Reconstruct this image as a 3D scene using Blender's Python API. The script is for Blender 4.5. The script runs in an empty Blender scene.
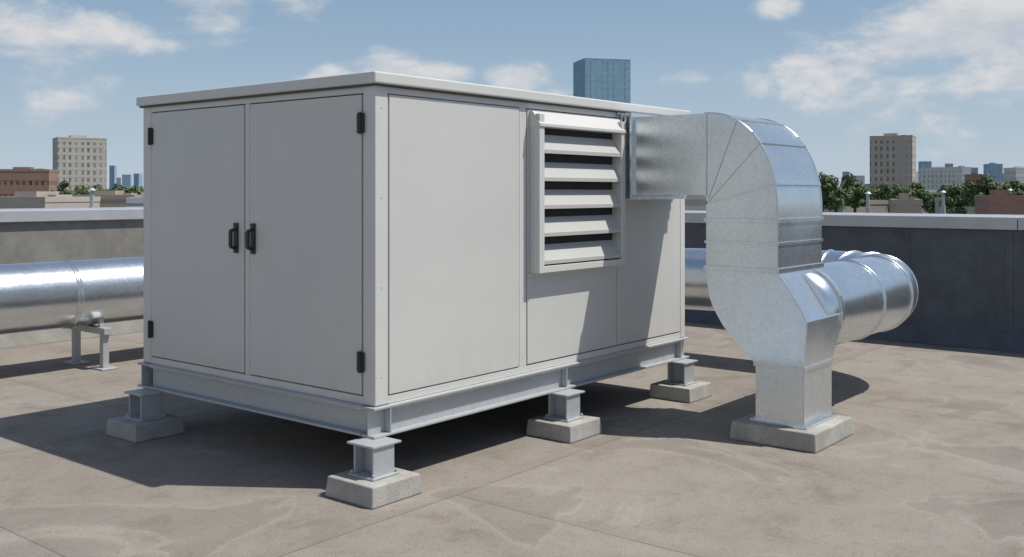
import bpy, bmesh, math, random
from mathutils import Vector, Matrix
random.seed(7)
sc = bpy.context.scene
sc.view_settings.view_transform = 'Standard'
sc.view_settings.look = 'None'
sc.view_settings.exposure = 0
COL = sc.collection

# ------------------------------------------------------------------ camera
CX, CY, CZ = -3.843, -4.086, 1.65
cam = bpy.data.cameras.new("camera"); co = bpy.data.objects.new("camera", cam); COL.objects.link(co)
co.location = (CX, CY, CZ); co.rotation_euler = (math.radians(90), 0, math.radians(-51))
cam.lens = 35.33; cam.sensor_width = 36; cam.shift_y = -0.0845
cam.clip_end = 20000; cam.clip_start = 0.05
sc.camera = co
FW = Vector((math.sin(math.radians(51)), math.cos(math.radians(51)), 0)); RT = Vector((FW.y, -FW.x, 0))

# ------------------------------------------------------------------ node helpers
def mat(name):
    m = bpy.data.materials.new(name); m.use_nodes = True
    nt = m.node_tree; b = nt.nodes["Principled BSDF"]
    return m, nt, b
def N(nt, t, **kw):
    n = nt.nodes.new(t)
    for k, v in kw.items():
        if k.startswith('i_'):
            key = k[2:]
            key = int(key) if key.isdigit() else key.replace('_', ' ')
            n.inputs[key].default_value = v
        else: setattr(n, k, v)
    return n
def ramp(nt, fac, stops):
    r = nt.nodes.new('ShaderNodeValToRGB'); e = r.color_ramp.elements
    while len(e) < len(stops): e.new(0.5)
    for i, (p, c) in enumerate(stops):
        e[i].position = p; e[i].color = (c[0], c[1], c[2], 1) if not isinstance(c, (int, float)) else (c, c, c, 1)
    nt.links.new(fac, r.inputs[0]); return r.outputs[0]
def math_(nt, op, a, b=None, c=None, clamp=False):
    n = nt.nodes.new('ShaderNodeMath'); n.operation = op; n.use_clamp = clamp
    for i, v in enumerate((a, b, c)):
        if v is None: continue
        if isinstance(v, (int, float)): n.inputs[i].default_value = v
        else: nt.links.new(v, n.inputs[i])
    return n.outputs[0]
def mixc(nt, fac, a, b, typ='MIX'):
    n = nt.nodes.new('ShaderNodeMix'); n.data_type = 'RGBA'; n.blend_type = typ
    for idx, v in ((0, fac), (6, a), (7, b)):
        if isinstance(v, (int, float)): n.inputs[idx].default_value = v
        elif isinstance(v, tuple): n.inputs[idx].default_value = (v[0], v[1], v[2], 1)
        else: nt.links.new(v, n.inputs[idx])
    return n.outputs[2]
def noise(nt, vec, scale, detail=5, rough=0.55, dist=0):
    n = N(nt, 'ShaderNodeTexNoise'); n.inputs['Scale'].default_value = scale
    n.inputs['Detail'].default_value = detail; n.inputs['Roughness'].default_value = rough
    n.inputs['Distortion'].default_value = dist
    if vec is not None: nt.links.new(vec, n.inputs['Vector'])
    return n.outputs['Fac']
def mapping(nt, vec, s, loc=(0, 0, 0)):
    n = N(nt, 'ShaderNodeMapping'); n.inputs['Scale'].default_value = s; n.inputs['Location'].default_value = loc; nt.links.new(vec, n.inputs[0]); return n.outputs[0]
def coords(nt): return nt.nodes.new('ShaderNodeTexCoord').outputs['Object']
def bump(nt, b, h, strength, dist):
    n = N(nt, 'ShaderNodeBump'); n.inputs['Strength'].default_value = strength; n.inputs['Distance'].default_value = dist
    nt.links.new(h, n.inputs['Height']); nt.links.new(n.outputs[0], b.inputs['Normal'])

# paint
def paint_mat(name, c, rough=0.42):
    m, nt, b = mat(name); v = coords(nt)
    n1 = noise(nt, v, 1.1, 3); n2 = noise(nt, mapping(nt, v, (7, 7, .9)), 1.6, 4, .65)
    col = mixc(nt, ramp(nt, n1, [(.3, 0), (.7, 1)]), tuple(x*.95 for x in c), c)
    col = mixc(nt, math_(nt, 'MULTIPLY', ramp(nt, n2, [(.55, 0), (.85, 1)]), .08), col, (c[0]*.6, c[1]*.57, c[2]*.52))
    sep = N(nt, 'ShaderNodeSeparateXYZ'); nt.links.new(v, sep.inputs[0])
    low = N(nt, 'ShaderNodeMapRange'); low.inputs[1].default_value = .75; low.inputs[2].default_value = .45
    nt.links.new(sep.outputs[2], low.inputs[0])
    g = math_(nt, 'MULTIPLY', low.outputs[0], ramp(nt, noise(nt, v, 5, 4, .7), [(.42, 0), (.75, .28)]))
    col = mixc(nt, g, col, (.33, .29, .23))
    nt.links.new(col, b.inputs['Base Color'])
    nt.links.new(math_(nt, 'ADD', math_(nt, 'MULTIPLY', n1, .2), rough-.1), b.inputs['Roughness'])
    bump(nt, b, noise(nt, v, 1.7, 1), .4, .012)
    return m
M_PAINT = paint_mat("cabinet_paint", (.570, .572, .552))
M_PAINT2 = paint_mat("cabinet_trim_paint", (.60, .602, .582))
M_PAINTL = paint_mat("louver_paint", (.48, .482, .465))
def galv(name, c=(.60, .63, .65), met=.88, r0=.27, spang=26, dirt=.16, bmp=.35):
    m, nt, b = mat(name); v = coords(nt)
    vo = N(nt, 'ShaderNodeTexVoronoi'); vo.inputs['Scale'].default_value = spang; vo.inputs['Randomness'].default_value = 1
    nt.links.new(v, vo.inputs['Vector'])
    sp = N(nt, 'ShaderNodeSeparateColor'); nt.links.new(vo.outputs['Color'], sp.inputs[0])
    n1 = noise(nt, v, 1.7, 4, .6)
    col = mixc(nt, sp.outputs[0], tuple(x*.95 for x in c), tuple(min(1, x*1.03) for x in c))
    st = noise(nt, mapping(nt, v, (5, 5, .8)), 2.0, 4, .7)
    col = mixc(nt, math_(nt, 'MULTIPLY', ramp(nt, st, [(.5, 0), (.8, 1)]), dirt), col, (.40, .39, .37))
    nt.links.new(col, b.inputs['Base Color']); b.inputs['Metallic'].default_value = met
    nt.links.new(math_(nt, 'ADD', math_(nt, 'ADD', math_(nt, 'MULTIPLY', sp.outputs[1], .04), math_(nt, 'MULTIPLY', n1, .14)), r0-.06), b.inputs['Roughness'])
    bump(nt, b, noise(nt, v, 2.6, 1), bmp, .012)
    return m
M_GALV = galv("galvanized_sheet", (.68, .73, .765), .88, .235, 44, .18, .5)
M_GALV_R = galv("galvanized_round", (.70, .745, .78), .92, .22, 46, .18, .5)
M_BEAM = galv("galvanized_beam", (.45, .475, .49), .35, .5, 40, .3)
def simple(name, c, rough=.6, met=0, var=.15, scale=8, bmp=.2):
    m, nt, b = mat(name); v = coords(nt); n1 = noise(nt, v, scale, 4, .6)
    col = mixc(nt, ramp(nt, n1, [(.3, 0), (.7, 1)]), tuple(x*(1-var) for x in c), tuple(x*(1+var) for x in c))
    nt.links.new(col, b.inputs['Base Color']); b.inputs['Roughness'].default_value = rough; b.inputs['Metallic'].default_value = met
    return m
M_BLACK = simple("black_plastic", (.018, .018, .02), .38, 0, .1, 30, .05)
M_DARK = simple("interior_shade", (.03, .03, .032), .9)
M_GASKET = simple("dark_gasket", (.08, .08, .082), .8)
M_FLEX = simple("flex_connector", (.13, .14, .15), .6)
def concrete(name, c, dirt=(.12, .1, .08), fine=True):
    m, nt, b = mat(name); v = coords(nt)
    n1 = noise(nt, v, 4, 6, .68); n3 = noise(nt, mapping(nt, v, (1, 1, .25)), 2.4, 4, .7)
    col = mixc(nt, ramp(nt, n1, [(.3, 0), (.7, 1)]), tuple(x*.78 for x in c), tuple(x*1.2 for x in c))
    col = mixc(nt, ramp(nt, n3, [(.5, 0), (.8, .5)]), col, dirt)
    if fine:
        n2 = noise(nt, v, 70, 3, .6); col = mixc(nt, ramp(nt, n2, [(.58, 0), (.72, .55)]), col, dirt)
        bump(nt, b, n2, .5, .006)
    nt.links.new(col, b.inputs['Base Color']); b.inputs['Roughness'].default_value = .9
    return m
M_CONC = concrete("concrete_block", (.37, .36, .335))
M_PARL = concrete("parapet_render", (.215, .21, .19), (.13, .12, .105))
M_PARR = concrete("parapet_membrane", (.09, .10, .118), (.06, .066, .076), False)
M_COP = simple("coping_metal", (.42, .44, .45), .45, .3, .08, 3, .05)

# roof membrane
def roof_mat():
    m, nt, b = mat("roof_membrane"); v = coords(nt)
    sep = N(nt, 'ShaderNodeSeparateXYZ'); nt.links.new(v, sep.inputs[0]); X, Y = sep.outputs[0], sep.outputs[1]
    big = noise(nt, v, .5, 6, .62, .4)
    wob = math_(nt, 'MULTIPLY', math_(nt, 'SUBTRACT', big, .5), .06)
    Yw = math_(nt, 'ADD', Y, wob); Xw = math_(nt, 'ADD', X, wob)
    ys = math_(nt, 'DIVIDE', math_(nt, 'ADD', Yw, .41+28), 2.8)
    row = math_(nt, 'FLOOR', ys); yf = math_(nt, 'MULTIPLY', math_(nt, 'SUBTRACT', ys, row), 2.8)
    odd = math_(nt, 'MODULO', row, 2)
    LX = 3.7
    # rows below y=-0.41 are odd: end lap at x=.22, then every 3.7 m; other rows shifted
    xs = math_(nt, 'DIVIDE', math_(nt, 'ADD', math_(nt, 'ADD', Xw, math_(nt, 'MULTIPLY', odd, 1.9)), LX*10-.22-1.9), LX)
    colm = math_(nt, 'FLOOR', xs); xf = math_(nt, 'MULTIPLY', math_(nt, 'SUBTRACT', xs, colm), LX)
    def line(f, w, soft):
        mr = N(nt, 'ShaderNodeMapRange'); mr.interpolation_type = 'SMOOTHSTEP'; mr.inputs[1].default_value = w+soft; mr.inputs[2].default_value = w
        nt.links.new(f, mr.inputs[0]); return mr.outputs[0]
    f = math_(nt, 'MINIMUM', yf, xf)
    thin = line(f, .006, .006); lap = line(f, .09, .010); soil = line(f, .0, .16)
    mid = noise(nt, v, 2.4, 7, .70, .3); fine = noise(nt, v, 75, 4, .75); spk = noise(nt, v, 17, 5, .75)
    pond = noise(nt, v, .85, 3, .5, .6)
    c = mixc(nt, ramp(nt, big, [(.34, 0), (.66, 1)]), (.212, .187, .160), (.275, .248, .217))
    c = mixc(nt, ramp(nt, mid, [(.42, 0), (.68, .5)]), c, (.315, .288, .253))
    c = mixc(nt, ramp(nt, mid, [(.30, .6), (.46, 0)]), c, (.155, .135, .113))
    # dried ponding marks: darker inside, thin tide line
    c = mixc(nt, ramp(nt, pond, [(.56, 0), (.60, .32), (.8, .2)]), c, (.155, .137, .118))
    c = mixc(nt, ramp(nt, pond, [(.545, 0), (.56, .3), (.575, 0)]), c, (.36, .335, .30))
    c = mixc(nt, ramp(nt, spk, [(.54, 0), (.72, .6)]), c, (.145, .127, .107))
    c = mixc(nt, ramp(nt, fine, [(.28, .6), (.48, 0)]), c, (.11, .095, .08))
    c = mixc(nt, ramp(nt, fine, [(.55, 0), (.75, .45)]), c, (.42, .39, .35))
    c = mixc(nt, math_(nt, 'MULTIPLY', soil, math_(nt, 'MULTIPLY', mid, .35)), c, (.14, .12, .10))
    c = mixc(nt, math_(nt, 'MULTIPLY', thin, math_(nt, 'MULTIPLY', mid, 1.0)), c, (.07, .06, .05))
    nt.links.new(c, b.inputs['Base Color']); b.inputs['Roughness'].default_value = .88; b.inputs['Specular IOR Level'].default_value = .25
    h = math_(nt, 'ADD', math_(nt, 'MULTIPLY', lap, .3), math_(nt, 'MULTIPLY', fine, .55))
    bump(nt, b, math_(nt, 'ADD', h, math_(nt, 'MULTIPLY', mid, 1.0)), .7, .009)
    return m
M_ROOF = roof_mat()

# ------------------------------------------------------------------ mesh helpers
def empty(name, loc=(0, 0, 0)):
    e = bpy.data.objects.new(name, None); e.location = loc; COL.objects.link(e); return e
def obj(name, bm, m, parent=None, smooth=False, bevel=0, bseg=2):
    me = bpy.data.meshes.new(name); bmesh.ops.recalc_face_normals(bm, faces=bm.faces[:]) ; bm.to_mesh(me); bm.free()
    if isinstance(m, (list, tuple)):
        for k in m: me.materials.append(k)
    else: me.materials.append(m)
    o = bpy.data.objects.new(name, me); COL.objects.link(o)
    if parent: o.parent = parent
    if smooth:
        for p in me.polygons: p.use_smooth = True
    if bevel:
        md = o.modifiers.new("bevel", 'BEVEL'); md.width = bevel; md.segments = bseg; md.limit_method = 'ANGLE'; md.angle_limit = math.radians(40)
    return o
def box(bm, x0, x1, y0, y1, z0, z1, mi=0):
    v = [bm.verts.new((x, y, z)) for z in (z0, z1) for y in (y0, y1) for x in (x0, x1)]
    for f in ((0, 1, 3, 2), (4, 6, 7, 5), (0, 4, 5, 1), (2, 3, 7, 6), (0, 2, 6, 4), (1, 5, 7, 3)):
        bm.faces.new([v[i] for i in f]).material_index = mi
def prism(bm, pts, axis, a0, a1, mi=0):
    def mk(p, a):
        return {'x': (a, p[0], p[1]), 'y': (p[0], a, p[1]), 'z': (p[0], p[1], a)}[axis]
    A = [bm.verts.new(mk(p, a0)) for p in pts]; B = [bm.verts.new(mk(p, a1)) for p in pts]; n = len(pts)
    bm.faces.new(A).material_index = mi; bm.faces.new(B[::-1]).material_index = mi
    for i in range(n): bm.faces.new((A[i], B[i], B[(i+1) % n], A[(i+1) % n])).material_index = mi
def cyl(bm, p0, p1, r, seg=16, mi=0, r2=None):
    p0 = Vector(p0); p1 = Vector(p1); d = (p1-p0).normalized(); r2 = r if r2 is None else r2
    a = d.orthogonal().normalized(); b = d.cross(a)
    A = [bm.verts.new(p0+r*(a*math.cos(t)+b*math.sin(t))) for t in [2*math.pi*i/seg for i in range(seg)]]
    B = [bm.verts.new(p1+r2*(a*math.cos(t)+b*math.sin(t))) for t in [2*math.pi*i/seg for i in range(seg)]]
    bm.faces.new(A[::-1]).material_index = mi; bm.faces.new(B).material_index = mi
    for i in range(seg): bm.faces.new((A[i], A[(i+1) % seg], B[(i+1) % seg], B[i])).material_index = mi

# ------------------------------------------------------------------ roof we stand on
XR, YB = 7.6, 6.9
TH = .35
host = empty("flat_roof_building")
bm = bmesh.new(); box(bm, -16, XR+TH, -16, YB+TH, -9, -.02); obj("walls", bm, M_PARL, host)
bm = bmesh.new(); v = [bm.verts.new(p) for p in ((-16, -16, 0), (XR, -16, 0), (XR, YB, 0), (-16, YB, 0))]; bm.faces.new(v)
obj("roof", bm, M_ROOF)
pl = empty("rendered_parapet_wall")
bm = bmesh.new(); box(bm, -16, XR-.002, YB, YB+TH, -.01, 1.34); obj("wall", bm, M_PARL, pl)
bm = bmesh.new(); 
xx = -16
while xx < XR-.1:
    x1 = min(xx+2.4, XR-.06); prism(bm, [(YB-.05, 1.325), (YB+TH+.05, 1.325), (YB+TH+.05, 1.465), (YB-.05, 1.45)], 'x', xx, x1-.006); xx += 2.4
obj("coping", bm, M_COP, pl, bevel=.006)
bm = bmesh.new(); prism(bm, [(YB-.14, .003), (YB, .003), (YB, .16)], 'x', -16, XR-.15); obj("cant_strip", bm, M_PARL, pl)
pr = empty("membrane_parapet_wall")
bm = bmesh.new(); box(bm, XR, XR+TH, -16, YB+TH-.002, -.012, 1.27); obj("wall", bm, M_PARR, pr)
bm = bmesh.new(); yy = -16
while yy < YB+TH:
    y1 = min(yy+2.4, YB+TH+.04); prism(bm, [(XR-.055, 1.255), (XR+TH+.05, 1.255), (XR+TH+.05, 1.405), (XR-.055, 1.385)], 'y', yy, y1-.006); yy += 2.4
obj("coping", bm, M_COP, pr, bevel=.006)
bm = bmesh.new(); prism(bm, [(XR-.15, .004), (XR, .004), (XR, .17)], 'y', -16, YB-.15); obj("cant_strip", bm, M_PARR, pr)
bm = bmesh.new()
for y in [(-15.2+1.05*i) for i in range(22)]:
    if y < YB-.1: box(bm, XR-.006, XR-.001, y, y+.07, .17, 1.25)
obj("membrane_laps", bm, M_PARR, pr)

# ------------------------------------------------------------------ cabinet
L, W = 3.46, 2.35
Z0, Z1 = .46, 2.245
cab = empty("rooftop_hvac_unit")
bm = bmesh.new(); box(bm, .02, L-.02, .02, W-.02, Z0, Z1); obj("inner_casing", bm, M_GASKET, cab)
F = .10
bm = bmesh.new()
for (x0, x1, y0, y1) in ((0, F, 0, F), (L-.075, L, 0, F), (0, F, W-F, W), (L-F, L, W-F, W)): box(bm, x0, x1, y0, y1, Z0+.001, Z1)
obj("corner_posts", bm, M_PAINT2, cab, bevel=.007)
bm = bmesh.new()
e = .003
for z0, z1 in ((Z0, .506), (2.203, Z1-.002)):
    box(bm, e, .05, F, W-F, z0, z1); box(bm, L-.05, L-e, F, W-F, z0, z1)
    box(bm, F, L-.075, e, .05, z0, z1); box(bm, F, L-F, W-.05, W-e, z0, z1)
box(bm, 1.284, 1.356, e, .05, .506, 2.203)
obj("frame_rails", bm, M_PAINT2, cab, bevel=.003)
def panel(name, axis, a0, a1, z0, z1, proud):
    bm = bmesh.new()
    if axis == 'x': box(bm, -proud, .03, a0, a1, z0, z1)
    elif axis == '-x': box(bm, L-.03, L+proud, a0, a1, z0, z1)
    elif axis == '-y': box(bm, a0, a1, W-.03, W+proud, z0, z1)
    else: box(bm, a0, a1, -proud, .03, z0, z1)
    return obj(name, bm, M_PAINT, cab, bevel=.004, bseg=3)
panel("door", 'x', .109, 1.127, .514, 2.196, .004)
panel("door", 'x', 1.187, 2.241, .514, 2.196, .004)
bm = bmesh.new(); box(bm, .001, .05, 1.135, 1.179, .506, 2.203); obj("center_stile", bm, M_PAINT2, cab, bevel=.002)
panel("side_panel", 'y', .108, 1.278, .512, 2.198, .001)
panel("side_panel", 'y', 1.364, 2.435, .514, 2.196, .001)
panel("side_panel", 'y', 2.444, 3.378, .514, 2.196, .001)
panel("end_panel", '-x', .11, 2.24, .51, 2.2, .004)
panel("rear_panel", '-y', .11, 1.7, .51, 2.2, .004); panel("rear_panel", '-y', 1.71, 3.35, .51, 2.2, .004)
bm = bmesh.new(); box(bm, -.035, L+.035, -.035, W+.035, 2.25, 2.315); obj("roof_cap", bm, M_PAINT2, cab, bevel=.01, bseg=3)
bm = bmesh.new(); box(bm, -.018, L+.018, -.018, W+.018, 2.238, 2.25); obj("roof_drip_gasket", bm, M_GASKET, cab)
bm = bmesh.new()
for y in (1.260, 1.085):
    box(bm, -.016, -.0045, y-.022, y+.022, 1.265, 1.455)
    prism(bm, [(-.016, 1.425), (-.05, 1.415), (-.058, 1.40), (-.058, 1.31), (-.05, 1.295), (-.016, 1.285), (-.016, 1.30), (-.042, 1.312), (-.042, 1.40), (-.016, 1.41)], 'y', y-.014, y+.014)
obj("door_handles", bm, M_BLACK, cab, bevel=.004)
bm = bmesh.new()
for y, s in ((2.238, 1), (.106, -1)):
    for z in (2.035, .70):
        box(bm, -.018, -.0045, y-.026, y+.026, z-.055, z+.055)
        cyl(bm, (-.018, y, z-.06), (-.018, y, z+.06), .012, 12)
obj("door_hinges", bm, M_BLACK, cab, bevel=.002)
bm = bmesh.new()
def screw(p, d):
    p = Vector(p); d = Vector(d); cyl(bm, p, p+d*.003, .005, 8, r2=.004)
z = .56
while z < 2.2: screw((1.32, e, z), (0, -1, 0)); z += .40
for z in [.62+.5*i for i in range(4)]:
    screw((L-.04, 0, z), (0, -1, 0)); screw((.05, 0, z), (0, -1, 0))
obj("screws", bm, M_PAINT2, cab)
# louver: near-black sheet on the panel stands in for interior shade, shallow frame outside
LX0, LX1, LZ0, LZ1 = 1.385, 2.425, 1.115, 2.185
D = .085
bm = bmesh.new()
box(bm, LX0, LX0+.055, -D, -.0015, LZ0, LZ1-.02); box(bm, LX1-.055, LX1, -D, -.0015, LZ0, LZ1-.02)
box(bm, LX0+.055, LX1-.055, -D+.004, -.0015, LZ0, LZ0+.045)
prism(bm, [(-.0015, LZ1), (-.03, LZ1), (-D-.008, LZ1-.085), (-D-.008, LZ1-.105), (-.0015, LZ1-.105)], 'x', LX0-.004, LX1+.004)
box(bm, LX0-.025, LX1+.008, -.008, -.002, LZ0-.025, LZ0-.001)
obj("louver_frame", bm, M_PAINT2, cab, bevel=.004)
bm = bmesh.new(); box(bm, LX0+.055, LX1-.055, -.004, -.0015, LZ0+.045, LZ1-.105); obj("louver_back", bm, M_DARK, cab)
bm = bmesh.new()
n = 5; top = LZ1-.105; pitch = (top-(LZ0+.045))/n
for i in range(n):
    zb = top-pitch*(i+1)+.010; zt = zb+.125
    prism(bm, [(-.008, zt), (-.010, zt+.004), (-D+.012, zb+.030), (-D+.006, zb+.026), (-D+.006, zb), (-D+.010, zb), (-D+.012, zb+.022)], 'x', LX0+.0555, LX1-.0555)
obj("louver_blades", bm, M_PAINTL, cab, bevel=.001)

def ibeam(bm, a0, a1, y, axis, z0, z1, fw=.11, t=.014, web=.01):
    for (p0, p1, q0, q1) in ((y-fw/2, y+fw/2, z1-t, z1), (y-fw/2, y+fw/2, z0, z0+t), (y-web/2, y+web/2, z0+t, z1-t)):
        if axis == 'x': box(bm, a0, a1, p0, p1, q0, q1)
        else: box(bm, p0, p1, a0, a1, q0, q1)
bf = bmesh.new()
B0, B1 = .29, .458
ibeam(bf, -.03, L+.03, .03, 'x', B0, B1); ibeam(bf, -.03, L+.03, W-.03, 'x', B0, B1)
for x in (.026, 1.78, L-.03): ibeam(bf, .09, W-.09, x, 'y', B0+.001, B1-.001)
for x in (.10, 1.78, 3.36): box(bf, x-.005, x+.005, -.022, .024, B0+.014, B1-.014)
obj("base_beams", bf, M_BEAM, cab, bevel=.003)
bm = bmesh.new(); box(bm, .10, L-.10, -.006, .002, .43, .4595); box(bm, -.006, .002, .10, W-.1, .43, .4595); obj("base_flashing", bm, M_PAINT2, cab, bevel=.002)
bc = bmesh.new(); bb = bmesh.new()
def block(bm, x, y, hw, hd, h):
    t = .010
    b = [(-hw, -hd), (hw, -hd), (hw, hd), (-hw, hd)]
    A = [bm.verts.new((x+p[0], y+p[1], .001)) for p in b]; B = [bm.verts.new((x+p[0]*(1-t/hw), y+p[1]*(1-t/hd), h)) for p in b]
    bm.faces.new(A[::-1]); bm.faces.new(B)
    for i in range(4): bm.faces.new((A[i], A[(i+1) % 4], B[(i+1) % 4], B[i]))
for (x, y) in ((-.06, -.055), (-.09, 2.17), (1.70, -.055), (3.31, -.045), (1.78, 2.28), (3.40, 2.28)):
    zt = B0
    s = .078
    box(bc, x-s, x+s, y-s, y-s+.012, .122, zt-.013); box(bc, x-s, x+s, y+s-.012, y+s, .122, zt-.013); box(bc, x-.006, x+.006, y-s+.012, y+s-.012, .122, zt-.013)
    box(bc, x-.10, x+.10, y-.10, y+.10, .111, .122); box(bc, x-.090, x+.12, y-.090, y+.12, zt-.013, zt-.001)
    for dx in (-.085, .085):
        for dy in (-.085, .085):
            cyl(bc, (x+dx, y+dy, .122), (x+dx, y+dy, .140), .008, 6)
    block(bb, x, y, .188, .188, .110)
obj("support_columns", bc, M_BEAM, cab, bevel=.002)
obj("concrete_feet", bb, M_CONC, cab, bevel=.008, bseg=3)

# ------------------------------------------------------------------ rectangular duct
duct = empty("galvanized_air_duct")
DX0, DX1 = 2.47, 3.22
YI, YO = -.72, -1.25
ZT, ZBt = 2.20, 1.63
bm = bmesh.new()
def ring(pts): return [bm.verts.new(p) for p in pts]
def loft(r0, r1, sm=False):
    for i in range(4):
        f = bm.faces.new((r0[i], r0[(i+1) % 4], r1[(i+1) % 4], r1[i])); f.smooth = sm
def sec(o, i, x0=DX0, x1=DX1): return ring([(x0, o[0], o[1]), (x1, o[0], o[1]), (x1, i[0], i[1]), (x0, i[0], i[1])])
profile = [((0.0, ZT), (0.0, ZBt)), ((YI, ZT), (YI, ZBt))]
R = YI-YO; RV = ZT-ZBt+.12
ng = 30
ic = (YI, ZBt-.06)
outer = []
for k in range(1, ng+1):
    t = (math.pi/2)*k/ng
    ct, st = math.cos(t), math.sin(t)
    o = (YI-R*st**.93, ZBt-.12+RV*max(0, ct)**.93 if k < ng else ZBt-.12); profile.append((o, (YI, ZBt-.004*k)))
    outer.append(o)
for z in (1.45, 1.30, 1.12): profile.append(((YO, z), (YI, z)))
prev = None
for o, i in profile:
    s = sec(o, i)
    if prev: loft(prev, s)
    prev = s
for z, x0, x1, y0, y1 in ((1.03, 2.465, 3.19, -1.315, -.728), (.93, 2.455, 3.15, -1.385, -.750), (.865, 2.448, 3.115, -1.428, -.778), (.80, 2.44, 3.08, -1.465, -.82), (.74, 2.43, 3.04, -1.465, -.865), (.68, 2.42, 3.0, -1.465, -.92), (.63, 2.41, 2.965, -1.465, -.975), (.58, 2.40, 2.93, -1.465, -1.04), (.50, 2.39, 2.86, -1.465, -1.13), (.12, 2.39, 2.86, -1.465, -1.13)):
    s = sec((y0, z), (y1, z), x0, x1); loft(prev, s); prev = s
bmesh.ops.remove_doubles(bm, verts=bm.verts[:], dist=.0005)
o_ = obj("duct_body", bm, M_GALV, duct)
for p in o_.data.polygons: p.use_smooth = True
o_.data.set_sharp_from_angle(angle=math.radians(24))
bm = bmesh.new()
def yflange(y0, y1, g, zt=ZT, zb=ZBt, x0=DX0, x1=DX1):
    box(bm, x0-g, x1+g, y0, y1, zt, zt+g); box(bm, x0-g, x1+g, y0, y1, zb-g, zb); box(bm, x0-g, x0, y0, y1, zb, zt); box(bm, x1, x1+g, y0, y1, zb, zt)
def zflange(z0, z1, g, x0=DX0, x1=DX1, y0=YO, y1=YI):
    box(bm, x0-g, x1+g, y0-g, y0, z0, z1); box(bm, x0-g, x1+g, y1, y1+g, z0, z1); box(bm, x0-g, x0, y0, y1, z0, z1); box(bm, x1, x1+g, y0, y1, z0, z1)
yflange(-.012, -.003, .04); yflange(-.046, -.034, .034); yflange(-.080, -.068, .034); yflange(-.128, -.112, .034)
yflange(YI-.006, YI+.012, .010)
zflange(1.442, 1.470, .013); zflange(1.293, 1.312, .010); zflange(1.108, 1.138, .014)
zflange(.490, .512, .012, 2.39, 2.86, -1.465, -1.13)
zflange(.121, .14, .03, 2.39, 2.86, -1.465, -1.13)
for k in (7, 15, 24):
    o = outer[k]
    d = Vector((0, o[0]-ic[0], o[1]-ic[1])); ln = d.length; d.normalize(); nrm = Vector((0, -d.z, d.y))
    w = .007; g = .007
    for x0, x1 in ((DX0-g, DX0), (DX1, DX1+g)):
        a = Vector((0, ic[0], ic[1])) ; b_ = a+d*(ln)
        pts = [a-nrm*w, a+nrm*w, b_+nrm*w, b_-nrm*w]; prism(bm, [(p.y, p.z) for p in pts], 'x', x0, x1)
    o2 = outer[max(0, k-1)]; tdir = Vector((0, o[0]-o2[0], o[1]-o2[1])).normalized(); nn_ = Vector((0, tdir.z, -tdir.y))
    if nn_.dot(d) < 0: nn_ = -nn_
    c_ = Vector((0, o[0], o[1])); pts = [c_-tdir*.012-nn_*.004, c_+tdir*.012-nn_*.004, c_+tdir*.012+nn_*.010, c_-tdir*.012+nn_*.010]
    prism(bm, [(p.y, p.z) for p in pts], 'x', DX0-.003, DX1+.003)
obj("duct_flanges", bm, M_GALV, duct, bevel=.0015)
bm = bmesh.new()
g = .010; y0, y1 = -.11, -.013
box(bm, DX0-g, DX1+g, y0, y1, ZT+.0005, ZT+g); box(bm, DX0-g, DX1+g, y0, y1, ZBt-g, ZBt-.0005); box(bm, DX0-g, DX0-.0005, y0, y1, ZBt, ZT); box(bm, DX1+.0005, DX1+g, y0, y1, ZBt, ZT)
obj("flex_connector", bm, M_FLEX, duct)
bm = bmesh.new()
pts = [(YI, ZT)] + outer + [(YO, 1.47)]
for x in (DX0, DX1):
    for a, b_ in zip(pts[:-1], pts[1:]): cyl(bm, (x, a[0], a[1]), (x, b_[0], b_[1]), .007, 8)
for x, p_ in ((DX0, [(YO, 1.44), (YO, 1.14)]), (2.39, [(-1.465, .49), (-1.465, .14)])): cyl(bm, (x, p_[0][0], p_[0][1]), (x, p_[1][0], p_[1][1]), .004, 8)
tr = [(2.47, -1.25, 1.11), (2.465, -1.315, 1.03), (2.455, -1.385, .93), (2.448, -1.428, .865), (2.44, -1.465, .80), (2.40, -1.465, .58), (2.39, -1.465, .51)]
for a, b_ in zip(tr[:-1], tr[1:]): cyl(bm, a, b_, .005, 8)
for k in range(5):
    cyl(bm, (DX0-.012, YI-.05-.10*k, 1.457), (DX0-.017, YI-.05-.10*k, 1.457), .005, 8)
    cyl(bm, (DX0-.013, YI-.05-.10*k, 1.122), (DX0-.018, YI-.05-.10*k, 1.122), .005, 8)
obj("standing_seams", bm, M_GALV, duct)
bm = bmesh.new(); block(bm, 2.61, -1.29, .33, .30, .12); obj("concrete_base", bm, M_CONC, duct, bevel=.010, bseg=3)

# ------------------------------------------------------------------ round duct
rd = empty("round_spiral_duct")
PR = .31
pts = []
YN = -1.15
pts.append((Vector((2.80, YN, .80)), 0)); pts.append((Vector((3.10, YN, .80)), 1)); 
x = 3.35
while x < 4.55: pts.append((Vector((x, YN, .80)), 1 if abs(x-3.95) < .05 else 0)); x += .3
ER = .62
c = Vector((4.6, YN+ER, .80))
NE = 16
for k in range(0, NE+1):
    t = -math.pi/2+(math.pi/2)*k/NE; pts.append((c+Vector((ER*math.cos(t), ER*math.sin(t), 0)), 1 if k % 4 == 0 else 0))
y = c.y+.5; XP = 4.6+ER
YP = 5.03
ztr = lambda y: .80-.10*(y-c.y)/(YP-ER-c.y)
first = True
while y < YP-ER-.3: pts.append((Vector((XP, y, ztr(y))), 0 if first else 2)); first = False; y += .62
c2 = Vector((4.6, YP-ER, .70))
for k in range(0, 7):
    t = (math.pi/2)*k/6; pts.append((c2+Vector((ER*math.cos(t), ER*math.sin(t), 0)), 1))
x = 3.9
while x > -15: pts.append((Vector((x, YP, .70)), 2)); x -= .62
SEG = 56
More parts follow.
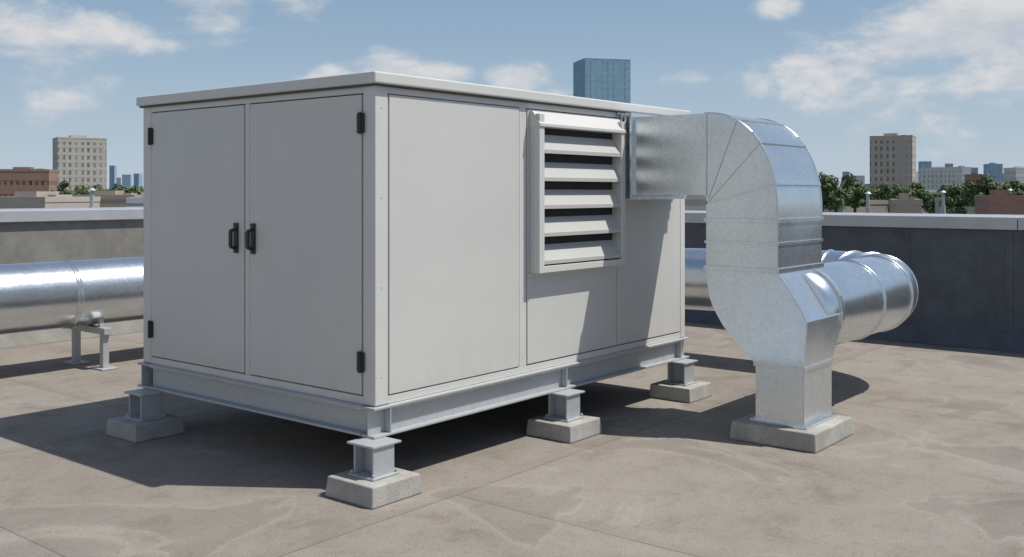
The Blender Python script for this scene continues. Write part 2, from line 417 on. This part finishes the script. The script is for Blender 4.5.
bm = bmesh.new(); prev = None; seams = []
for i, (p, s) in enumerate(pts):
    a = pts[max(0, i-1)][0]; b_ = pts[min(len(pts)-1, i+1)][0]
    d = (b_-a).normalized()
    d1 = (p-a).normalized() if i else d
    side = Vector((d.y, -d.x, 0)).normalized(); up = Vector((0, 0, 1))
    cosb = max(.5, d.dot(d1)) if i else 1
    r = [bm.verts.new(p+side*math.cos(t)*PR/cosb+up*math.sin(t)*PR) for t in [2*math.pi*j/SEG for j in range(SEG)]]
    if prev:
        for j in range(SEG):
            f = bm.faces.new((prev[j], prev[(j+1) % SEG], r[(j+1) % SEG], r[j])); f.smooth = True
    else: bm.faces.new(r)
    prev = r
    if s: seams.append((p, side, up, d, cosb, s))
bm.faces.new(prev[::-1])
o = obj("duct_body", bm, M_GALV_R, rd)
for p in o.data.polygons: p.use_smooth = len(p.vertices) == 4
bm = bmesh.new(); k2 = 0
for k, (p, side, up, d, cosb, s) in enumerate(seams):
    if s == 2:
        k2 += 1
        if k2 % 2: continue
    prof = [(-.012, .0), (-.010, .008), (0, .012), (.010, .008), (.012, 0)] if s == 1 else [(-.026, 0), (-.024, .008), (-.012, .010), (-.008, .003), (.008, .003), (.012, .010), (.024, .008), (.026, 0)]
    rings = []
    for (dx, dr) in prof:
        rings.append([bm.verts.new(p+d*dx+side*math.cos(t)*(PR+dr)/cosb+up*math.sin(t)*(PR+dr)) for t in [2*math.pi*j/SEG for j in range(SEG)]])
    for a, b_ in zip(rings[:-1], rings[1:]):
        for j in range(SEG): bm.faces.new((a[j], a[(j+1) % SEG], b_[(j+1) % SEG], b_[j]))
obj("joint_rings", bm, M_GALV_R, rd, smooth=True)
bm = bmesh.new()
cyl(bm, (3.03, YN, .80), (3.10, YN, .80), PR+.02, 48, r2=PR+.010)
obj("takeoff_collar", bm, M_GALV, rd)
bm = bmesh.new()
def stand(cx_, cy_, ax, zc):
    zb = zc-PR-.035
    def bx(a0, a1, b0, b1, z0, z1):
        if ax == 'x': box(bm, cx_+b0, cx_+b1, cy_+a0, cy_+a1, z0, z1)
        else: box(bm, cx_+a0, cx_+a1, cy_+b0, cy_+b1, z0, z1)
    bx(-.33, .33, -.04, .04, zb-.03, zb+.03)
    for s in (-1, 1):
        bx(s*.26-.032, s*.26+.032, -.03, .03, .016, zb-.031)
        bx(s*.26-.11, s*.26+.11, -.08, .08, .002, .015)
        bx(s*.20-.015, s*.20+.015, -.02, .02, zb+.031, zb+.12)
for x in (1.05, -1.9, -4.8, 3.6): stand(x, YP, 'x', .70)
stand(XP, 3.1, 'y', ztr(3.1))
obj("stands", bm, M_BEAM, rd, bevel=.003)

# ------------------------------------------------------------------ surroundings
def ground_mat():
    m, nt, b = mat("city_ground"); v = coords(nt)
    n1 = noise(nt, v, .012, 4, .6); n2 = noise(nt, v, .08, 3)
    c = mixc(nt, ramp(nt, n1, [(.45, 0), (.55, 1)]), (.12, .12, .12), (.06, .085, .045))
    c = mixc(nt, ramp(nt, n2, [(.5, 0), (.6, .6)]), c, (.18, .17, .16))
    nt.links.new(c, b.inputs['Base Color']); b.inputs['Roughness'].default_value = .95
    return m
bm = bmesh.new(); cyl(bm, (0, 0, -9.5), (0, 0, -9.0), 9000, 64); obj("ground", bm, ground_mat())

def wall_mat(name, c, brick=False):
    m, nt, b = mat(name); v = coords(nt)
    n1 = noise(nt, v, .3, 4, .6)
    col = mixc(nt, n1, tuple(x*.75 for x in c), tuple(x*1.2 for x in c))
    nt.links.new(col, b.inputs['Base Color']); b.inputs['Roughness'].default_value = .85
    return m
def glass_mat(name, c, rough=.15, met=.0, sc_=.3):
    m, nt, b = mat(name); v = coords(nt)
    wn = noise(nt, v, sc_, 2)
    col = mixc(nt, ramp(nt, wn, [(.4, 0), (.6, 1)]), tuple(x*.65 for x in c), tuple(x*1.3 for x in c))
    nt.links.new(col, b.inputs['Base Color']); b.inputs['Roughness'].default_value = rough; b.inputs['Metallic'].default_value = met
    return m
W_BEIGE = wall_mat("beige_stone", (.48, .45, .41)); W_BROWN = wall_mat("brown_concrete", (.44, .39, .35)); W_BRICK = wall_mat("red_brick", (.31, .19, .15))
W_TAN = wall_mat("tan_brick", (.38, .32, .26)); W_GREY = wall_mat("grey_cladding", (.38, .41, .45)); W_WHITE = wall_mat("pale_render", (.58, .59, .60)); W_BLUEG = wall_mat("haze_tinted_cladding", (.30, .42, .54))  # blue cladding: distance haze put into the wall colour
W_MULL = wall_mat("blue_mullions", (.26, .42, .54))
G_DARK = glass_mat("window_glass", (.11, .13, .15), .3); G_BLUE = glass_mat("blue_curtain_glass", (.22, .48, .66), .25, .35, .06)

def building(name, px, depth, wpx, toppx, rot=0, floors=9, bays=7, wall=W_BEIGE, glass=G_DARK, dd=None, pier=.35, sp=.42, z0=-9.0, extra=True):
    pos = Vector((CX, CY, 0))+FW*depth+RT*((px-512)/1005*depth)
    w = wpx/1005*depth; zt = CZ+(192-toppx)/1005*depth
    d = dd if dd else w*.8
    a = math.radians(rot)
    sil = abs(math.cos(a))+abs(math.sin(a))*(d/w)
    w2 = w/sil; d2 = d/sil
    E = empty(name)
    me_loc = Matrix.Translation(pos)@Matrix.Rotation(math.radians(-51)+a, 4, 'Z')
    def fin(nm, bm, m):
        bmesh.ops.transform(bm, matrix=me_loc, verts=bm.verts[:]); return obj(nm, bm, m, E)
    h = zt-z0; fh = h/floors
    rec = min(.35, fh*.12)
    bm = bmesh.new(); box(bm, -w2/2+rec, w2/2-rec, -d2/2+rec, d2/2-rec, z0, zt-.1); fin("windows", bm, glass)
    bm = bmesh.new()
    for i in range(floors+1):
        za = z0+i*fh-(fh*sp/2); zb = za+fh*sp
        if i == floors: zb = zt+.0; za = zt-fh*sp
        if i == 0: za = z0
        box(bm, -w2/2, w2/2, -d2/2, d2/2, za, zb)
    nb2 = max(2, int(bays*d2/w2+.5))
    g = .02
    def piers(n, lx, fn):
        bw = lx/n
        for i in range(n+1):
            c_ = -lx/2+i*bw; hw = bw*pier/2
            fn(max(-lx/2+g, c_-hw), min(lx/2-g, c_+hw))
    piers(bays, w2, lambda a_, b_: box(bm, a_, b_, -d2/2+g, d2/2-g, z0, zt-.2))
    piers(nb2, d2, lambda a_, b_: box(bm, -w2/2+g, w2/2-g, a_, b_, z0, zt-.2))
    fin("walls", bm, wall)
    bm = bmesh.new(); t = .4
    for (x0, x1, y0, y1) in ((-w2/2-.05, w2/2+.05, -d2/2-.05, -d2/2+t), (-w2/2-.05, w2/2+.05, d2/2-t, d2/2+.05), (-w2/2-.05, -w2/2+t, -d2/2+t, d2/2-t), (w2/2-t, w2/2+.05, -d2/2+t, d2/2-t)): box(bm, x0, x1, y0, y1, zt+.01, zt+.5)
    if extra:
        box(bm, -w2*.2, w2*.12, -d2*.2, d2*.2, zt+.01, zt+max(1.0, h*.05)); box(bm, w2*.2, w2*.32, -d2*.1, d2*.2, zt+.01, zt+max(.7, h*.03))
    fin("roof_parapet", bm, wall)
    return E
building("office_building", 79.5, 300, 57, 140, 32, 12, 8, W_BEIGE, pier=.45)
building("brick_building", 26, 210, 58, 172, 12, 4, 9, W_BRICK, pier=.55, sp=.5, dd=9)
building("glass_tower", 601.5, 620, 55, 62, 14, 22, 8, W_MULL, G_BLUE, pier=.12, sp=.30, extra=False)
building("office_building", 893, 300, 50, 138, -28, 12, 7, W_BROWN, pier=.4)
building("apartment_building", 940, 460, 46, 169, -20, 9, 10, W_WHITE, pier=.35)
building("office_tower", 962, 520, 16, 168, 20, 9, 4, W_GREY, pier=.3)
building("office_tower", 993, 560, 18, 165, -15, 9, 4, W_BLUEG, G_BLUE, pier=.2)
building("brick_building", 975, 330, 22, 176, -20, 5, 5, W_BRICK, pier=.5)
building("apartment_building", 1020, 420, 26, 169, 10, 7, 6, W_WHITE)
building("brick_tower", 676, 520, 20, 112, -15, 16, 5, W_TAN, pier=.5, extra=False)
for px, d, w, t in ((113, 1200, 6, 166), (120, 1400, 7, 178), (127, 1300, 9, 175), (138, 1200, 8, 174), (1006, 1100, 8, 174), (858, 1300, 12, 176), (846, 1400, 8, 172), (925, 900, 10, 162), (700, 1300, 10, 180), (8, 1200, 12, 178), (949, 1300, 9, 164), (958, 1100, 8, 172), (973, 1200, 8, 168), (916, 1000, 8, 172)):
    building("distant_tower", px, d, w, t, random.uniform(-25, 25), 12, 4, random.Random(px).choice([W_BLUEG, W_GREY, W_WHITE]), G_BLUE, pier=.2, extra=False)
lows = [(-60, 120, 120, 201), (40, 95, 90, 202), (112, 120, 70, 199), (150, 90, 60, 203), (690, 110, 60, 199), (760, 150, 70, 197), (845, 120, 70, 204), (905, 85, 46, 205), (925, 170, 60, 196),
        (960, 120, 40, 202), (1000, 90, 50, 201), (1060, 120, 60, 199), (1110, 100, 60, 197), (-140, 150, 90, 196), (1180, 140, 80, 195), (880, 210, 60, 194)]
for i, (px, d, w, t) in enumerate(lows):
    wl = [W_BRICK, W_TAN, W_BEIGE, W_BROWN, W_GREY][i*3 % 5]
    building("low_rise_building", px, d, w, t, random.uniform(-20, 20), 3, max(3, int(w/10)), wl, pier=.55, sp=.55, dd=10)
R2 = random.Random(21)
for i in range(46):
    px = R2.uniform(-300, 1300); d = R2.uniform(230, 900)
    building("city_block", px, d, R2.uniform(14, 34), 192-R2.uniform(-3, 7)*(1 if d > 400 else .6), R2.uniform(-30, 30), 4, 5, R2.choice([W_BRICK, W_TAN, W_BEIGE, W_WHITE, W_GREY]), pier=.5, sp=.5)
for i in range(16):
    px = R2.uniform(835, 1250) if i % 3 else R2.uniform(-250, 130); d = R2.uniform(350, 800)
    building("mid_rise_building", px, d, R2.uniform(12, 24), R2.uniform(176, 186), R2.uniform(-30, 30), 6, 6, R2.choice([W_BRICK, W_TAN, W_BEIGE, W_WHITE, W_GREY]), pier=.45, sp=.45)

def roof_vent(px, depth, zb, s):
    pos = Vector((CX, CY, 0))+FW*depth+RT*((px-512)/1005*depth); E = empty("roof_vent")
    bm = bmesh.new(); cyl(bm, (pos.x, pos.y, zb), (pos.x, pos.y, zb+s), s*.12, 12); cyl(bm, (pos.x, pos.y, zb+s), (pos.x, pos.y, zb+s*1.15), s*.26, 12, r2=s*.08); cyl(bm, (pos.x, pos.y, zb-4), (pos.x, pos.y, zb), s*.2, 8)
    obj("stack", bm, M_BEAM, E)
roof_vent(92, 95, .3, 1.5); roof_vent(868, 85, .3, 1.2); roof_vent(943, 100, .3, 1.3); roof_vent(1010, 90, .8, 1.0)

# trees
def leaf_mat():
    m, nt, b = mat("foliage"); at = N(nt, 'ShaderNodeAttribute', attribute_name="shade")
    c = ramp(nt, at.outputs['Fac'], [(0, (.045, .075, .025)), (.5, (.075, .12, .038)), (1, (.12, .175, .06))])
    nt.links.new(c, b.inputs['Base Color']); b.inputs['Roughness'].default_value = .7
    return m
M_LEAF = leaf_mat(); M_BARK = simple("bark", (.09, .07, .05), .9)
def make_trees(name, items):
    E = empty(name)
    verts = []; faces = []; sh = []
    bt = bmesh.new(); rr = random.Random(5)
    for (px, depth, wpx, top) in items:
        pos = Vector((CX, CY, 0))+FW*depth+RT*((px-512)/1005*depth)
        zt = CZ+(192-top)/1005*depth; w = wpx/1005*depth; H = max(5, zt+9); r = w/2
        base = Vector((pos.x, pos.y, -9)); crown_h = min(H*.75, max(w*1.1, 4)); cz = zt-crown_h/2
        cyl(bt, base, (pos.x, pos.y, cz), .28, 8, r2=.14)
        for k in range(5):
            a = rr.uniform(0, 6.28); cyl(bt, (pos.x, pos.y, cz-crown_h*.3+k*.25), (pos.x+math.cos(a)*r*.6, pos.y+math.sin(a)*r*.6, cz+rr.uniform(-.1, .3)*crown_h), .09, 6, r2=.03)
        ncl = 24 if depth < 175 else 10
        ls = max(.11, depth/1005*1.35)
        for k in range(ncl):
            while True:
                q = Vector((rr.uniform(-1, 1), rr.uniform(-1, 1), rr.uniform(-1, 1)))
                if .2 < q.length < 1: break
            wid = r*.80; cc = Vector((pos.x+q.x*wid, pos.y+q.y*wid, cz+q.z*crown_h*.40))
            cr = r*rr.uniform(.24, .44); base_s = rr.uniform(.15, .85)
            for j in range(110 if depth < 175 else 34):
                u = Vector((rr.gauss(0, 1), rr.gauss(0, 1), rr.gauss(0, 1))).normalized()*cr*rr.uniform(.55, 1.08)
                u.z *= .8
                p = cc+u; nrm = (u.normalized()+Vector((rr.uniform(-.6, .6), rr.uniform(-.6, .6), rr.uniform(-.2, .8)))).normalized()
                t = nrm.orthogonal().normalized(); b2 = nrm.cross(t); a = rr.uniform(0, 6.28); t2 = t*math.cos(a)+b2*math.sin(a); b3 = nrm.cross(t2); s = ls*rr.uniform(.6, 1.3)
                i0 = len(verts); verts += [p-t2*s, p-b3*s*.7, p+t2*s, p+b3*s*.7]; faces.append((i0, i0+1, i0+2, i0+3))
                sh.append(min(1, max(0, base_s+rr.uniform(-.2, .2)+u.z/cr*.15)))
    me = bpy.data.meshes.new("foliage"); me.from_pydata(verts, [], faces); me.materials.append(M_LEAF)
    at = me.attributes.new("shade", 'FLOAT', 'FACE'); at.data.foreach_set("value", sh)
    o = bpy.data.objects.new("foliage", me); COL.objects.link(o); o.parent = E
    obj("trunks", bt, M_BARK, E)
items = [(836, 95, 46, 165), (855, 110, 30, 173), (822, 90, 28, 170), (884, 120, 38, 179), (868, 140, 30, 183), (906, 115, 34, 177), (918, 118, 26, 181), (957, 110, 36, 179), (982, 100, 34, 173), (996, 120, 28, 180), (1015, 105, 32, 177), (1040, 100, 34, 176), (1075, 110, 40, 178), (934, 160, 36, 182), (945, 140, 30, 184), (970, 150, 30, 182),
         (66, 150, 30, 180), (86, 140, 34, 180), (104, 150, 30, 182), (122, 150, 30, 183), (138, 150, 28, 184), (155, 140, 30, 184), (-20, 150, 40, 184), (700, 150, 30, 186), (725, 140, 34, 184), (760, 140, 36, 183), (795, 130, 36, 178)]
for i in range(70):
    items.append((R2.uniform(-350, 1350), R2.uniform(180, 420), R2.uniform(18, 30), R2.uniform(184, 191)))
make_trees("distant_trees", items)

# ------------------------------------------------------------------ sun + sky
tosun = Vector((.72, -1.05, 2.31)).normalized()
sd = bpy.data.lights.new("sun", 'SUN'); sd.energy = 4.6; sd.angle = math.radians(.5); sd.color = (1, .955, .885)
so = bpy.data.objects.new("sun", sd); COL.objects.link(so); so.rotation_euler = (-tosun).to_track_quat('-Z', 'Y').to_euler()
so.location = (5, -8, 12)
w = bpy.data.worlds.new("World"); sc.world = w; w.use_nodes = True
nt = w.node_tree; bg = nt.nodes['Background']
w.cycles.sampling_method = 'MANUAL'; w.cycles.sample_map_resolution = 256
sky = nt.nodes.new('ShaderNodeTexSky'); sky.sky_type = 'NISHITA'; sky.sun_disc = False
sky.sun_elevation = math.asin(tosun.z); sky.sun_rotation = math.atan2(tosun.x, tosun.y)
sky.air_density = 1.0; sky.dust_density = 1.2; sky.ozone_density = 1.5
tc = nt.nodes.new('ShaderNodeTexCoord'); dirv = tc.outputs['Generated']
SZ = 2.1
sv = mapping(nt, dirv, (1, 1, SZ))
nn = noise(nt, sv, 9.5, 8, .60, .15)
nn2 = noise(nt, mapping(nt, dirv, (1, 1, SZ), (0, 0, .035)), 9.5, 5, .60, .15)
def cdir(px, py): return (FW+RT*((px-512)/1005)+Vector((0, 0, (192-py)/1005))).normalized()
def spot(d, r, amp):
    n = nt.nodes.new('ShaderNodeVectorMath'); n.operation = 'DISTANCE'; nt.links.new(sv, n.inputs[0]); n.inputs[1].default_value = (d.x, d.y, d.z*SZ)
    mr = N(nt, 'ShaderNodeMapRange'); mr.interpolation_type = 'SMOOTHSTEP'; mr.inputs[1].default_value = r; mr.inputs[2].default_value = 0.0; mr.inputs[4].default_value = amp
    nt.links.new(n.outputs['Value'], mr.inputs[0]); return mr.outputs[0]
spots = [(110, 34, .09, .95), (45, 60, .11, .60), (10, 25, .11, .6), (215, 0, .12, .85), (290, 0, .08, .8), (45, 103, .07, .6), (385, 74, .080, .95), (340, 78, .055, .85), (432, 76, .06, .85), (525, 80, .060, .95), (552, 92, .04, .8), (776, 4, .05, 1.0),
         (800, 66, .10, 1.0), (755, 78, .07, .85), (850, 60, .08, .9), (915, 45, .10, 1.05), (970, 26, .13, 1.2), (1035, 45, .14, 1.15), (900, 92, .10, .65), (980, 92, .11, .75), (860, 122, .10, .68), (690, 72, .07, .72), (950, 122, .09, .6), (1010, 80, .08, .85)]
acc = None
for px, py, r, a in spots:
    s = spot(cdir(px, py), r, a); acc = s if acc is None else math_(nt, 'MAXIMUM', acc, s)
for d, r, a in (((-.92, .25, .38), 1.10, 1.05), ((-.8, -.5, .3), .8, .95), ((.1, .6, .9), .35, .6), ((.85, -.45, .35), .4, .6), ((-.2, -.95, .25), .4, .6)):  # first two: unseen cloud bank added to brighten the cabinet's shaded left face
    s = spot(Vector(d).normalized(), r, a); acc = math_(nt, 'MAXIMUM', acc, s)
k = 2.8
dens = math_(nt, 'ADD', acc, math_(nt, 'MULTIPLY', math_(nt, 'SUBTRACT', nn, .5), k))
mr = N(nt, 'ShaderNodeMapRange'); mr.interpolation_type = 'SMOOTHSTEP'; mr.inputs[1].default_value = .25; mr.inputs[2].default_value = 1.0; nt.links.new(dens, mr.inputs[0])
edge = N(nt, 'ShaderNodeMapRange'); edge.inputs[1].default_value = 0; edge.inputs[2].default_value = .12; nt.links.new(acc, edge.inputs[0])
alpha = math_(nt, 'MULTIPLY', mr.outputs[0], edge.outputs[0])
lit = math_(nt, 'SUBTRACT', .55, math_(nt, 'MULTIPLY', math_(nt, 'SUBTRACT', nn2, nn), 4.0), clamp=True)
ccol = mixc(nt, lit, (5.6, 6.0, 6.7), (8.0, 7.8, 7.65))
sepd = N(nt, 'ShaderNodeSeparateXYZ'); nt.links.new(dirv, sepd.inputs[0])
hz = ramp(nt, sepd.outputs[2], [(0, .94), (.06, .85), (.18, .75), (.40, .45), (.9, .05)])
hcol = ramp(nt, sepd.outputs[2], [(0, (.54, .635, .72)), (.08, (.42, .545, .675)), (.20, (.27, .415, .59)), (.5, (.13, .26, .47))])
hc = mixc(nt, 1.0, hcol, (10, 10, 10), 'MULTIPLY')
skyc = mixc(nt, hz, sky.outputs[0], hc)
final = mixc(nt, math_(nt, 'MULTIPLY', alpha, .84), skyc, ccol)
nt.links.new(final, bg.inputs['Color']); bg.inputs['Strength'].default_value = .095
